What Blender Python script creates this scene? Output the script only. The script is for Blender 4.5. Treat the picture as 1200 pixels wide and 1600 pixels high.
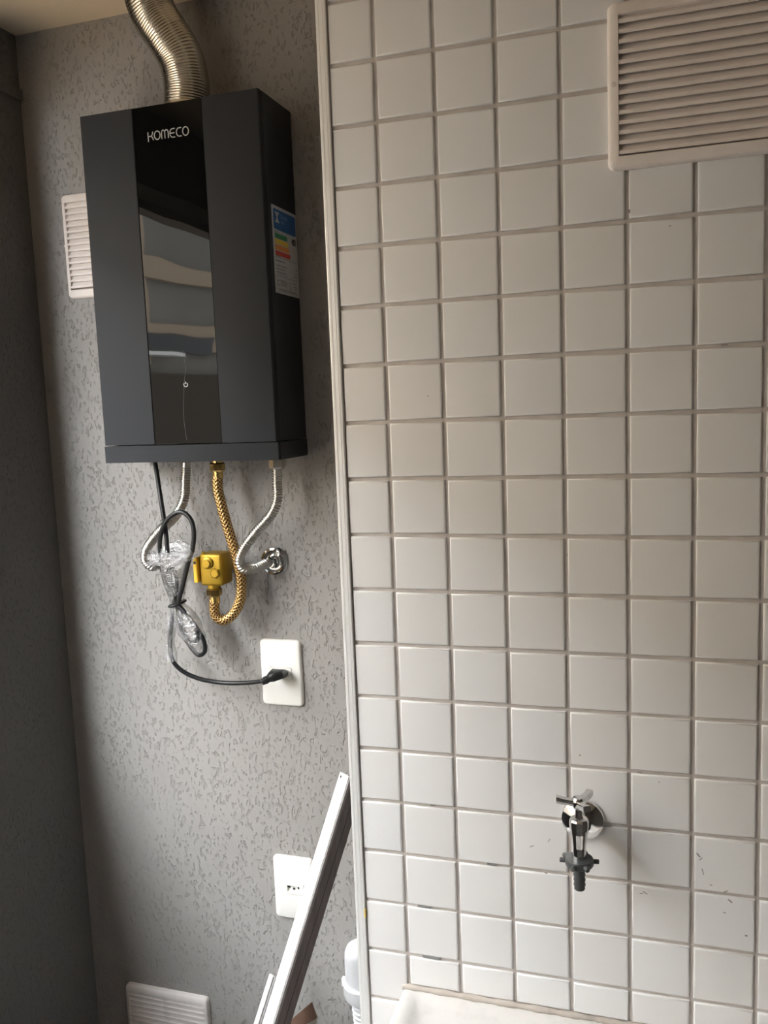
import bpy, bmesh, math, random
from mathutils import Vector, Matrix

for o in list(bpy.data.objects):
    bpy.data.objects.remove(o, do_unlink=True)
scn = bpy.context.scene
COL = scn.collection
rnd = random.Random(7)
PI = math.pi

# ------------------------------------------------------------------ camera
cam_data = bpy.data.cameras.new('camera')
cam_data.sensor_fit = 'VERTICAL'
cam_data.sensor_height = 36.0
cam_data.sensor_width = 27.0
cam_data.lens = 36.0 * 1360.0 / 1600.0
cam_data.clip_start = 0.02
cam = bpy.data.objects.new('camera', cam_data)
COL.objects.link(cam)
rot = Matrix(((0.952795, -0.000584, 0.303615),
              (0.301180, 0.128205, -0.944909),
              (-0.038374, 0.991747, 0.122329)))
cam.matrix_world = Matrix.Translation((0.41314, -1.08600, 1.70224)) @ rot.to_4x4()
scn.camera = cam

# ------------------------------------------------------------------ world, sun, daylight, exposure
world = bpy.data.worlds.new('world')
scn.world = world
world.use_nodes = True
wn = world.node_tree.nodes
bg = wn['Background']
bg.inputs['Color'].default_value = (0.92, 0.96, 1.0, 1)
bg.inputs['Strength'].default_value = 14.0

sun_data = bpy.data.lights.new('sun', 'SUN')
sun_data.energy = 3.0
sun_data.color = (1.0, 0.90, 0.76)
sun_data.angle = math.radians(1.0)
sun = bpy.data.objects.new('sun', sun_data)
COL.objects.link(sun)
sun.location = (2, -6, 6)
sun.rotation_euler = Vector((-0.45, 0.72, -0.55)).to_track_quat('-Z', 'Y').to_euler()

scn.view_settings.view_transform = 'Standard'
scn.view_settings.look = 'None'
scn.view_settings.gamma = 1.0
scn.view_settings.use_curve_mapping = False
scn.view_settings.exposure = 1.0

# ------------------------------------------------------------------ materials
def new_mat(name, col, rough=0.5, metal=0.0, spec=0.5, coat=0.0, ior=None):
    m = bpy.data.materials.new(name)
    m.use_nodes = True
    b = m.node_tree.nodes['Principled BSDF']
    b.inputs['Base Color'].default_value = (col[0], col[1], col[2], 1)
    b.inputs['Roughness'].default_value = rough
    b.inputs['Metallic'].default_value = metal
    b.inputs['Specular IOR Level'].default_value = spec
    b.inputs['Coat Weight'].default_value = coat
    return m

def nodes(m):
    return m.node_tree.nodes, m.node_tree.links, m.node_tree.nodes['Principled BSDF']

def coords(n, l, scale=(1, 1, 1), kind='Object'):
    tc = n.new('ShaderNodeTexCoord')
    mp = n.new('ShaderNodeMapping')
    mp.inputs['Scale'].default_value = scale
    l.new(tc.outputs[kind], mp.inputs['Vector'])
    return mp.outputs['Vector']

def noise(n, l, vec, scale, detail=2.0, rough=0.5, dist=0.0):
    t = n.new('ShaderNodeTexNoise')
    t.inputs['Scale'].default_value = scale
    t.inputs['Detail'].default_value = detail
    t.inputs['Roughness'].default_value = rough
    t.inputs['Distortion'].default_value = dist
    l.new(vec, t.inputs['Vector'])
    return t.outputs['Fac']

def ramp(n, l, fac, stops):
    r = n.new('ShaderNodeValToRGB')
    e = r.color_ramp.elements
    e[0].position, e[0].color = stops[0][0], tuple(stops[0][1]) + (1,)
    e[1].position, e[1].color = stops[-1][0], tuple(stops[-1][1]) + (1,)
    for p, c in stops[1:-1]:
        x = e.new(p)
        x.color = tuple(c) + (1,)
    l.new(fac, r.inputs['Fac'])
    return r.outputs['Color']

def bump(n, l, b, height, strength, distance):
    bp = n.new('ShaderNodeBump')
    bp.inputs['Strength'].default_value = strength
    bp.inputs['Distance'].default_value = distance
    l.new(height, bp.inputs['Height'])
    l.new(bp.outputs['Normal'], b.inputs['Normal'])

def math_node(n, l, op, a, bb):
    t = n.new('ShaderNodeMath')
    t.operation = op
    for i, v in enumerate((a, bb)):
        if isinstance(v, (int, float)):
            t.inputs[i].default_value = v
        else:
            l.new(v, t.inputs[i])
    return t.outputs[0]

def g(v):
    return (v, v, v)

def plaster(name, col, col2):
    m = new_mat(name, col, 0.75, spec=0.25)
    n, l, b = nodes(m)
    v = coords(n, l, (1.0, 1.0, 0.5))
    big = noise(n, l, coords(n, l), 3.0, 3.0)
    l.new(ramp(n, l, big, [(0.3, col), (0.7, col2)]), b.inputs['Base Color'])
    pits = ramp(n, l, noise(n, l, v, 225.0, 1.0, 0.5, 0.3), [(0.30, g(0)), (0.41, g(1))])
    fine = noise(n, l, v, 330.0, 2.0)
    lumps = noise(n, l, v, 55.0, 2.0)
    h = math_node(n, l, 'ADD', pits, math_node(n, l, 'MULTIPLY', fine, 0.22))
    h = math_node(n, l, 'ADD', h, math_node(n, l, 'MULTIPLY', lumps, 0.8))
    bump(n, l, b, h, 0.85, 0.0022)
    return m

M = {}
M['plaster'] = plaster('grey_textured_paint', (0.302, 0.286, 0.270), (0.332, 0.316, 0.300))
M['plaster_shaded'] = plaster('grey_textured_paint_shaded', (0.125, 0.123, 0.118), (0.145, 0.142, 0.135))  # back wall's grey paint again, with shade put into its colour
M['ceiling'] = new_mat('ivory_ceiling_paint', (0.72, 0.62, 0.48), 0.8, spec=0.2)
n, l, b = nodes(M['ceiling'])
bump(n, l, b, noise(n, l, coords(n, l), 60.0, 3.0), 0.3, 0.002)
M['floor'] = new_mat('beige_floor', (0.55, 0.44, 0.34), 0.35)
n, l, b = nodes(M['floor'])
l.new(ramp(n, l, noise(n, l, coords(n, l), 6.0, 4.0), [(0.3, (0.20, 0.185, 0.17)), (0.7, (0.26, 0.245, 0.225))]), b.inputs['Base Color'])
M['room_paint'] = new_mat('dark_room_paint', (0.15, 0.142, 0.135), 0.8, spec=0.2)  # unseen room walls, darkened to cut the bounced light
n, l, b = nodes(M['room_paint'])
bump(n, l, b, noise(n, l, coords(n, l), 90.0, 3.0), 0.2, 0.001)

M['tile'] = new_mat('white_glazed_tile', (0.83, 0.82, 0.81), 0.24, spec=0.5)
n, l, b = nodes(M['tile'])
v = coords(n, l)
oi = n.new('ShaderNodeObjectInfo')
hue = ramp(n, l, oi.outputs['Random'], [(0.0, (0.80, 0.795, 0.79)), (0.5, (0.82, 0.815, 0.81)), (1.0, (0.815, 0.82, 0.825))])
l.new(hue, b.inputs['Base Color'])
bump(n, l, b, noise(n, l, v, 22.0, 2.0), 0.16, 0.0012)
M['grout'] = new_mat('tile_grout', (0.62, 0.575, 0.54), 0.9, spec=0.2)
n, l, b = nodes(M['grout'])
v = coords(n, l)
l.new(ramp(n, l, noise(n, l, v, 35.0, 4.0), [(0.3, (0.55, 0.51, 0.48)), (0.7, (0.66, 0.615, 0.585))]), b.inputs['Base Color'])
bump(n, l, b, noise(n, l, v, 500.0, 2.0), 0.4, 0.0005)
M['stain'] = new_mat('dark_grout_stain', (0.27, 0.265, 0.27), 0.9)
M['scuff'] = new_mat('grey_scuff', (0.30, 0.28, 0.27), 0.9)
M['yellow_spot'] = new_mat('yellow_spot', (0.75, 0.58, 0.16), 0.8)

def brushed(name, col, rough, metal, sc=(400, 400, 6)):
    m = new_mat(name, col, rough, metal)
    n, l, b = nodes(m)
    v = coords(n, l, sc)
    bump(n, l, b, noise(n, l, v, 1.0, 2.0), 0.08, 0.0003)
    return m

M['alu'] = brushed('white_anodised_aluminium', (0.88, 0.88, 0.87), 0.33, 0.2)
M['white_alu'] = brushed('white_lacquered_aluminium', (0.86, 0.86, 0.85), 0.35, 0.0)
M['duct'] = new_mat('aluminium_duct_foil', (0.58, 0.54, 0.46), 0.24, 1.0)
n, l, b = nodes(M['duct'])
bump(n, l, b, noise(n, l, coords(n, l), 140.0, 3.0), 0.25, 0.0008)
M['steel'] = new_mat('stainless_corrugated_steel', (0.58, 0.56, 0.52), 0.28, 1.0)
n, l, b = nodes(M['steel'])
bump(n, l, b, noise(n, l, coords(n, l), 300.0, 2.0), 0.1, 0.0003)
M['chrome'] = new_mat('polished_chrome', (0.74, 0.74, 0.74), 0.08, 1.0)
n, l, b = nodes(M['chrome'])
l.new(ramp(n, l, noise(n, l, coords(n, l), 120.0, 2.0), [(0.3, g(0.06)), (0.8, g(0.16))]), b.inputs['Roughness'])
M['grey_plastic'] = new_mat('dark_grey_plastic', (0.062, 0.068, 0.072), 0.38)
n, l, b = nodes(M['grey_plastic'])
bump(n, l, b, noise(n, l, coords(n, l), 400.0, 2.0), 0.1, 0.0003)
M['brass'] = new_mat('brass', (0.72, 0.52, 0.20), 0.25, 1.0)
n, l, b = nodes(M['brass'])
l.new(ramp(n, l, noise(n, l, coords(n, l), 160.0, 3.0), [(0.3, (0.60, 0.41, 0.13)), (0.7, (0.78, 0.57, 0.24))]), b.inputs['Base Color'])
M['brass_paint'] = new_mat('yellow_brass_casting', (0.38, 0.235, 0.02), 0.42, 0.6)
n, l, b = nodes(M['brass_paint'])
bump(n, l, b, noise(n, l, coords(n, l), 260.0, 3.0), 0.35, 0.0008)
M['yellow_handle'] = new_mat('yellow_lever_paint', (0.80, 0.47, 0.03), 0.4)
n, l, b = nodes(M['yellow_handle'])
bump(n, l, b, noise(n, l, coords(n, l), 200.0, 2.0), 0.1, 0.0003)

M['braid'] = new_mat('bronze_wire_braid', (0.55, 0.35, 0.14), 0.3, 0.9)
n, l, b = nodes(M['braid'])
tc = n.new('ShaderNodeTexCoord')
sep = n.new('ShaderNodeSeparateXYZ')
l.new(tc.outputs['UV'], sep.inputs[0])
ua = math_node(n, l, 'MULTIPLY', sep.outputs[0], 2 * PI * 8)
va = math_node(n, l, 'MULTIPLY', sep.outputs[1], 2 * PI / 0.0068)
w1 = math_node(n, l, 'SINE', math_node(n, l, 'ADD', ua, va), 0)
w2 = math_node(n, l, 'SINE', math_node(n, l, 'SUBTRACT', ua, va), 0)
wv = math_node(n, l, 'MAXIMUM', w1, w2)
col = ramp(n, l, wv, [(0.1, (0.10, 0.05, 0.02)), (0.55, (0.42, 0.25, 0.09)), (0.9, (0.70, 0.47, 0.20))])
l.new(col, b.inputs['Base Color'])
bump(n, l, b, wv, 0.6, 0.0008)

def powder(name, col, rough, spec=0.5):
    m = new_mat(name, col, rough, spec=spec)
    n, l, b = nodes(m)
    v = coords(n, l)
    bump(n, l, b, noise(n, l, v, 900.0, 2.0), 0.06, 0.0003)
    big = noise(n, l, v, 14.0, 3.0, 0.6)
    l.new(ramp(n, l, big, [(0.35, g(rough - 0.03)), (0.7, g(rough + 0.05))]), b.inputs['Roughness'])
    return m

M['heater_grey'] = powder('charcoal_powder_coat', (0.029, 0.031, 0.035), 0.5, 0.11)
M['heater_black'] = powder('black_powder_coat', (0.019, 0.020, 0.022), 0.42, 0.25)
M['heater_glass'] = new_mat('black_mirror_glass', (0.004, 0.004, 0.004), 0.02, spec=0.15)
n, l, b = nodes(M['heater_glass'])
bump(n, l, b, noise(n, l, coords(n, l, (1, 1, 0.8)), 7.0, 1.0), 0.35, 0.003)
M['film_line'] = new_mat('film_edge', (0.10, 0.10, 0.095), 0.3)
M['logo'] = new_mat('silver_print', (0.42, 0.43, 0.44), 0.45)
M['paper'] = new_mat('label_paper', (0.50, 0.49, 0.47), 0.6)
M['label_blue'] = new_mat('label_blue', (0.02, 0.105, 0.30), 0.5)
M['label_green'] = new_mat('label_green', (0.03, 0.22, 0.08), 0.5)
M['label_yellow'] = new_mat('label_yellow', (0.75, 0.52, 0.05), 0.5)
M['label_orange'] = new_mat('label_orange', (0.72, 0.26, 0.05), 0.5)
M['label_red'] = new_mat('label_red', (0.60, 0.05, 0.03), 0.5)
M['label_black'] = new_mat('label_black', (0.03, 0.03, 0.03), 0.5)
M['label_grey'] = new_mat('label_grey', (0.22, 0.22, 0.22), 0.5)
M['label_pale'] = new_mat('label_pale_blue', (0.25, 0.38, 0.60), 0.5)

def plastic(name, col, rough=0.4, dirt=0.0):
    m = new_mat(name, col, rough)
    n, l, b = nodes(m)
    v = coords(n, l)
    bump(n, l, b, noise(n, l, v, 150.0, 2.0), 0.05, 0.0004)
    if dirt:
        f = noise(n, l, v, 26.0, 4.0, 0.65)
        d = tuple(c * (1 - dirt) for c in col)
        l.new(ramp(n, l, f, [(0.28, d), (0.5, col)]), b.inputs['Base Color'])
    return m

M['vent'] = plastic('ivory_vent_plastic', (0.85, 0.78, 0.73), 0.4, 0.06)
M['vent_low'] = plastic('dusty_vent_plastic', (0.74, 0.69, 0.66), 0.5, 0.2)
M['vent_back'] = plastic('vent_recess_plastic', (0.40, 0.34, 0.30), 0.7)
M['plate'] = plastic('white_switch_plate', (0.88, 0.86, 0.81), 0.35)
M['hole'] = new_mat('socket_hole', (0.03, 0.028, 0.025), 0.8)
M['pvc'] = plastic('white_pvc', (0.84, 0.85, 0.87), 0.32)
M['cable'] = plastic('black_rubber_cable', (0.009, 0.010, 0.011), 0.42)
M['sink'] = plastic('white_sink_resin', (0.60, 0.58, 0.555), 0.3, 0.12)
M['silicone'] = plastic('aged_sealant', (0.47, 0.42, 0.37), 0.6, 0.35)
M['brown'] = new_mat('brown_wood_foil', (0.075, 0.058, 0.052), 0.55)
n, l, b = nodes(M['brown'])
v = coords(n, l, (90, 90, 2.0))
l.new(ramp(n, l, noise(n, l, v, 1.0, 4.0), [(0.3, (0.13, 0.102, 0.092)), (0.7, (0.19, 0.152, 0.14))]), b.inputs['Base Color'])
M['edge_grey'] = new_mat('grey_profile_edge', (0.30, 0.27, 0.27), 0.5)
M['card'] = new_mat('brown_cardboard', (0.17, 0.085, 0.05), 0.8)
n, l, b = nodes(M['card'])
l.new(ramp(n, l, noise(n, l, coords(n, l), 60.0, 4.0), [(0.3, (0.105, 0.056, 0.037)), (0.7, (0.14, 0.075, 0.05))]), b.inputs['Base Color'])
M['card_edge'] = new_mat('pale_cardboard', (0.55, 0.50, 0.45), 0.85)

# thin clear packing film
m = bpy.data.materials.new('clear_plastic_film')
m.use_nodes = True
n, l = m.node_tree.nodes, m.node_tree.links
n.clear()
out = n.new('ShaderNodeOutputMaterial')
tr = n.new('ShaderNodeBsdfTransparent')
tr.inputs['Color'].default_value = (0.93, 0.93, 0.93, 1)
gl = n.new('ShaderNodeBsdfGlossy')
gl.inputs['Roughness'].default_value = 0.13
df = n.new('ShaderNodeBsdfDiffuse')
df.inputs['Color'].default_value = (0.85, 0.85, 0.86, 1)
lw = n.new('ShaderNodeLayerWeight')
lw.inputs['Blend'].default_value = 0.32
tc = n.new('ShaderNodeTexCoord')
nz = n.new('ShaderNodeTexNoise')
nz.inputs['Scale'].default_value = 95.0
nz.inputs['Detail'].default_value = 3.0
nz.inputs['Distortion'].default_value = 1.2
l.new(tc.outputs['Object'], nz.inputs['Vector'])
bp = n.new('ShaderNodeBump')
bp.inputs['Strength'].default_value = 1.0
bp.inputs['Distance'].default_value = 0.005
l.new(nz.outputs['Fac'], bp.inputs['Height'])
for s in (gl, lw):
    l.new(bp.outputs['Normal'], s.inputs['Normal'])
m1 = n.new('ShaderNodeMixShader')
m2 = n.new('ShaderNodeMixShader')
fr = math_node(n, l, 'ADD', math_node(n, l, 'MULTIPLY', lw.outputs['Facing'], 0.7), 0.10)
l.new(fr, m1.inputs['Fac'])
l.new(tr.outputs[0], m1.inputs[1])
l.new(gl.outputs[0], m1.inputs[2])
m2.inputs['Fac'].default_value = 0.10
l.new(m1.outputs[0], m2.inputs[1])
l.new(df.outputs[0], m2.inputs[2])
l.new(m2.outputs[0], out.inputs['Surface'])
M['film'] = m

# outside facade
M['facade'] = new_mat('grey_facade_render', (0.40, 0.42, 0.43), 0.9, spec=0.1)
n, l, b = nodes(M['facade'])
l.new(ramp(n, l, noise(n, l, coords(n, l), 1.3, 4.0), [(0.3, (0.20, 0.19, 0.165)), (0.7, (0.26, 0.245, 0.215))]), b.inputs['Base Color'])
M['facade_band'] = new_mat('beige_facade_band', (0.42, 0.33, 0.24), 0.9, spec=0.1)
M['facade_low'] = new_mat('brown_facade_base', (0.085, 0.070, 0.055), 0.9, spec=0.1)
M['bounce_ground'] = new_mat('warm_bounce_ground', (0.42, 0.31, 0.20), 0.9, spec=0.1)
M['dark_glass'] = new_mat('dark_window_glass', (0.01, 0.01, 0.01), 0.1)
M['exterior'] = new_mat('exterior_render', (0.5, 0.48, 0.45), 0.9)

# ------------------------------------------------------------------ mesh helpers
def link(name, bm, mat, parent=None, smooth=False, kind=None, autosmooth=None):
    me = bpy.data.meshes.new(name)
    bmesh.ops.recalc_face_normals(bm, faces=bm.faces)
    bm.to_mesh(me)
    bm.free()
    if smooth:
        for p in me.polygons:
            p.use_smooth = True
    if autosmooth is not None:
        me.set_sharp_from_angle(angle=math.radians(autosmooth))
    me.materials.append(M[mat])
    o = bpy.data.objects.new(name, me)
    COL.objects.link(o)
    if parent is not None:
        o.parent = parent
        o.matrix_parent_inverse = Matrix.Translation(-Vector(parent.location))
    if kind:
        o['kind'] = kind
    return o

def tag(o, label, cat, group=None):
    o['label'] = label
    o['category'] = cat
    if group:
        o['group'] = group
    return o

def thing(name, label, cat, loc, group=None):
    o = bpy.data.objects.new(name, None)
    o.empty_display_size = 0.02
    COL.objects.link(o)
    o.location = loc
    return tag(o, label, cat, group)

def box(bm, x0, x1, y0, y1, z0, z1, bevel=0.0, seg=2):
    ret = bmesh.ops.create_cube(bm, size=1.0)
    vs = ret['verts']
    for v in vs:
        v.co = Vector(((x0 + x1) / 2 + v.co.x * (x1 - x0), (y0 + y1) / 2 + v.co.y * (y1 - y0), (z0 + z1) / 2 + v.co.z * (z1 - z0)))
    if bevel > 0:
        es = list({e for v in vs for e in v.link_edges})
        bmesh.ops.bevel(bm, geom=es, offset=bevel, segments=seg, profile=0.5, affect='EDGES')

def one_box(name, mat, parent, *a, **k):
    kind = k.pop('kind', None)
    bm = bmesh.new()
    box(bm, *a, **k)
    return link(name, bm, mat, parent, kind=kind)

def rrect(w, h, r, seg=5):
    pts = []
    r = max(min(r, w / 2, h / 2), 1e-5)
    for cx, cy, a0 in ((w / 2 - r, h / 2 - r, 0), (-w / 2 + r, h / 2 - r, 90), (-w / 2 + r, -h / 2 + r, 180), (w / 2 - r, -h / 2 + r, 270)):
        for i in range(seg + 1):
            a = math.radians(a0 + 90.0 * i / seg)
            pts.append((cx + r * math.cos(a), cy + r * math.sin(a)))
    return pts

def loops(bm, rings, cap0=False, cap1=False, closed=False):
    """bridge a list of rings (lists of Vector of equal length)"""
    vr = [[bm.verts.new(p) for p in ring] for ring in rings]
    k = len(vr[0])
    pairs = list(zip(vr[:-1], vr[1:]))
    if closed:
        pairs.append((vr[-1], vr[0]))
    for a, b in pairs:
        for i in range(k):
            j = (i + 1) % k
            bm.faces.new((a[i], a[j], b[j], b[i]))
    if cap0:
        bm.faces.new(vr[0])
    if cap1:
        bm.faces.new(vr[-1])
    return vr

def wall_ring(cx, cz, y, w, h, r, seg=5):
    return [Vector((cx + u, y, cz + v)) for u, v in rrect(w, h, r, seg)]

def lathe(bm, prof, center, axis=(0, 0, 1), seg=32, cap=True):
    """profile list of (radius, distance along axis)"""
    ax = Vector(axis).normalized()
    e1 = ax.orthogonal().normalized()
    e2 = ax.cross(e1)
    c = Vector(center)
    rings = []
    for r, d in prof:
        r = max(r, 1e-5)
        rings.append([c + ax * d + (e1 * math.cos(2 * PI * i / seg) + e2 * math.sin(2 * PI * i / seg)) * r for i in range(seg)])
    loops(bm, rings, cap, cap)

def catmull(pts, step):
    P = [Vector(p) for p in pts]
    P = [P[0] * 2 - P[1]] + P + [P[-1] * 2 - P[-2]]
    out = []
    for i in range(1, len(P) - 2):
        p0, p1, p2, p3 = P[i - 1], P[i], P[i + 1], P[i + 2]
        t0 = 0.0
        t1 = t0 + max((p1 - p0).length, 1e-6) ** 0.5
        t2 = t1 + max((p2 - p1).length, 1e-6) ** 0.5
        t3 = t2 + max((p3 - p2).length, 1e-6) ** 0.5
        nn = max(3, int((p2 - p1).length / 0.001))
        for k in range(nn):
            t = t1 + (t2 - t1) * k / nn
            a1 = p0 * ((t1 - t) / (t1 - t0)) + p1 * ((t - t0) / (t1 - t0))
            a2 = p1 * ((t2 - t) / (t2 - t1)) + p2 * ((t - t1) / (t2 - t1))
            a3 = p2 * ((t3 - t) / (t3 - t2)) + p3 * ((t - t2) / (t3 - t2))
            b1 = a1 * ((t2 - t) / (t2 - t0)) + a2 * ((t - t0) / (t2 - t0))
            b2 = a2 * ((t3 - t) / (t3 - t1)) + a3 * ((t - t1) / (t3 - t1))
            out.append(b1 * ((t2 - t) / (t2 - t1)) + b2 * ((t - t1) / (t2 - t1)))
    out.append(P[-2])
    # resample by arc length
    L = [0.0]
    for a, b in zip(out[:-1], out[1:]):
        L.append(L[-1] + (b - a).length)
    m_ = max(2, int(L[-1] / step))
    res = []
    j = 0
    for k in range(m_ + 1):
        s = L[-1] * k / m_
        while j < len(L) - 2 and L[j + 1] < s:
            j += 1
        d = L[j + 1] - L[j]
        f = 0 if d < 1e-9 else (s - L[j]) / d
        res.append(out[j].lerp(out[j + 1], min(1, max(0, f))))
    return res, L[-1]

def sweep(bm, pts, radius, seg=12, step=0.004, uv=False, cap=True):
    """tube along a smooth curve; radius is a number or a function of arc length"""
    path, total = catmull(pts, step)
    rf = radius if callable(radius) else (lambda s, t: radius)
    up = None
    rings = []
    s = 0.0
    arcs = []
    for i, p in enumerate(path):
        t = (path[min(i + 1, len(path) - 1)] - path[max(i - 1, 0)]).normalized()
        if up is None:
            up = t.orthogonal().normalized()
        up = (up - t * up.dot(t)).normalized()
        w = t.cross(up)
        if i:
            s += (p - path[i - 1]).length
        arcs.append(s)
        r = rf(s, total)
        rings.append([p + (up * math.cos(2 * PI * k / seg) + w * math.sin(2 * PI * k / seg)) * r for k in range(seg)])
    vr = loops(bm, rings, cap, cap)
    if uv:
        lay = bm.loops.layers.uv.verify()
        idx = {}
        for i, ring in enumerate(vr):
            for k, v in enumerate(ring):
                idx[v] = (i, k)
        for f in bm.faces:
            if len(f.verts) != 4:
                continue
            ks = [idx[lp.vert][1] for lp in f.loops]
            wrap = max(ks) - min(ks) > 1
            for lp in f.loops:
                i, k = idx[lp.vert]
                kk = k + seg if (wrap and k == 0) else k
                lp[lay].uv = (kk / seg, arcs[i])
    return path

def corrugated(base, amp, pitch, plain0=0.0, plain1=0.0):
    def f(s, t):
        if s < plain0 or s > t - plain1:
            return base
        return base + amp * math.cos(2 * PI * s / pitch)
    return f

def hexnut(bm, center, axis, r, h, twist=0.0):
    ax = Vector(axis).normalized()
    e1 = ax.orthogonal().normalized()
    e2 = ax.cross(e1)
    c = Vector(center)
    prof = [(0.86, 0), (1.0, 0.14), (1.0, 0.86), (0.86, 1.0)]
    rings = [[c + ax * (h * d) + (e1 * math.cos(PI / 3 * i + twist) + e2 * math.sin(PI / 3 * i + twist)) * r * k for i in range(6)] for k, d in prof]
    loops(bm, rings, True, True)

def ribbon(bm, pts, width, plane, thick):
    """flat stroke of constant width along 2-D points; plane maps (u, v, d) to a world point"""
    n_ = len(pts)
    left, right = [], []
    for i in range(n_):
        a = Vector(pts[max(i - 1, 0)])
        c = Vector(pts[min(i + 1, n_ - 1)])
        t = (c - a).normalized()
        nrm = Vector((-t.y, t.x))
        p = Vector(pts[i])
        left.append(p + nrm * width / 2)
        right.append(p - nrm * width / 2)
    vs = []
    for i in range(n_):
        vs.append([bm.verts.new(plane(left[i].x, left[i].y, thick)), bm.verts.new(plane(right[i].x, right[i].y, thick)),
                   bm.verts.new(plane(right[i].x, right[i].y, 0)), bm.verts.new(plane(left[i].x, left[i].y, 0))])
    for a, c in zip(vs[:-1], vs[1:]):
        for k in range(4):
            j = (k + 1) % 4
            bm.faces.new((a[k], a[j], c[j], c[k]))
    bm.faces.new(vs[0])
    bm.faces.new(vs[-1])

def arc(cx, cy, rx, ry, a0, a1, k=14):
    return [(cx + rx * math.cos(math.radians(a0 + (a1 - a0) * i / k)), cy + ry * math.sin(math.radians(a0 + (a1 - a0) * i / k))) for i in range(k + 1)]

# ------------------------------------------------------------------ setting
XL = -0.692      # left wall face
YB = 0.30        # back wall face
ZC = 2.384       # ceiling
XR, YF = 2.0, -2.05

one_box('floor', 'floor', None, XL - 0.16, XR + 0.12, YF - 0.12, YB + 0.12, -0.10, 0.0, kind='structure')
one_box('ceiling', 'ceiling', None, XL - 0.16, XR + 0.12, YF - 0.12, YB + 0.12, ZC, ZC + 0.12, kind='structure')
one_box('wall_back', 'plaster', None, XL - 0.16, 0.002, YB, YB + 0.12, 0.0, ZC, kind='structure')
one_box('wall_front', 'room_paint', None, XL - 0.16, XR + 0.12, YF - 0.12, YF, 0.0, ZC, kind='structure')
one_box('wall_side', 'room_paint', None, XR, XR + 0.12, YF, YB + 0.12, 0.0, ZC, kind='structure')

# left wall with its window opening
WY0, WY1, WZ0, WZ1 = -1.60, 0.055, 1.10, 2.212
bm = bmesh.new()
box(bm, XL - 0.16, XL, WY1, YB, 0.0, ZC)
box(bm, XL - 0.16, XL, YF, WY0, 0.0, ZC)
box(bm, XL - 0.16, XL, WY0, WY1, 0.0, WZ0)
box(bm, XL - 0.16, XL, WY0, WY1, WZ1, ZC)
link('wall_left', bm, 'plaster_shaded', kind='structure')
one_box('trim_2', 'plaster_shaded', None, XL, XL + 0.007, 0.06, YB, 2.270, 2.290, bevel=0.003, kind='structure')
# aluminium frame lining the opening
win = bpy.data.objects.new('window_1', None)
COL.objects.link(win)
win.location = (XL - 0.10, (WY0 + WY1) / 2, WZ0)
win['kind'] = 'structure'
bm = bmesh.new()
fx0, fx1, fw = XL - 0.14, XL - 0.09, 0.022
box(bm, fx0, fx1, WY0, WY1, WZ0, WZ0 + fw)
box(bm, fx0, fx1, WY0, WY1, WZ1 - fw, WZ1)
box(bm, fx0, fx1, WY0, WY0 + fw, WZ0 + fw, WZ1 - fw)
box(bm, fx0, fx1, WY1 - fw, WY1, WZ0 + fw, WZ1 - fw)
link('window_frame', bm, 'alu', win)

# tiled partition
TP = 0.0743      # vertical pitch
TW = 0.075       # horizontal pitch
TH = 0.0035      # tile thickness proud of the grout
wall_r = one_box('wall_right', 'grout', None, 0.0035, XR, 0.0, YB, 0.0, ZC, kind='structure')

wall_r.data.materials.append(M['plaster_shaded'])  # unseen return side darkened to deepen shade and reflections beside the heater
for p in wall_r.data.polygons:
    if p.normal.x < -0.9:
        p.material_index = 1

def tile_mesh(w, h):
    bm = bmesh.new()
    rings = []
    for inset, d in ((0.0, 0.0), (0.0001, 0.6), (0.0006, 0.84), (0.0016, 0.96), (0.0030, 1.0)):
        rings.append([Vector((u, -TH * d, v)) for u, v in ((w / 2 - inset, h / 2 - inset), (-w / 2 + inset, h / 2 - inset), (-w / 2 + inset, -h / 2 + inset), (w / 2 - inset, -h / 2 + inset))])
    loops(bm, rings, False, True)
    bmesh.ops.recalc_face_normals(bm, faces=bm.faces)
    me = bpy.data.meshes.new('tile')
    bm.to_mesh(me)
    bm.free()
    for p in me.polygons:
        p.use_smooth = True
    me.set_sharp_from_angle(angle=math.radians(55))
    me.materials.append(M['tile'])
    return me

GAP = 0.0050
full = tile_mesh(TW - GAP, TP - GAP)
cut_w = TW - GAP / 2 - 0.0168
cut = tile_mesh(cut_w, TP - GAP)
SINK_TOP = 0.886
cut_row_top = 2.2 - 17 * TP - GAP / 2
cut_low_h = cut_row_top - (SINK_TOP + 0.007)
low = tile_mesh(TW - GAP, cut_low_h)
first = True
for row in range(-2, 20):
    zc = 2.2 - (row + 0.5) * TP
    for c in range(0, 12):
        me, xc, zz = full, (c + 0.5) * TW, zc
        if c == 0:
            me, xc = cut, 0.0168 + cut_w / 2
        elif row == 17:
            me, zz = low, SINK_TOP + 0.007 + cut_low_h / 2
        elif row > 17 and c < 9:
            continue
        if zz > ZC - TP / 2:
            continue
        t = bpy.data.objects.new('tile', me)
        COL.objects.link(t)
        t.parent = wall_r
        t.location = (xc + rnd.uniform(-0.0004, 0.0004), 0.0, zz + rnd.uniform(-0.0004, 0.0004))
        t.rotation_euler = (rnd.gauss(0, 0.0035), rnd.gauss(0, 0.0025), rnd.gauss(0, 0.0035))
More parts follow.
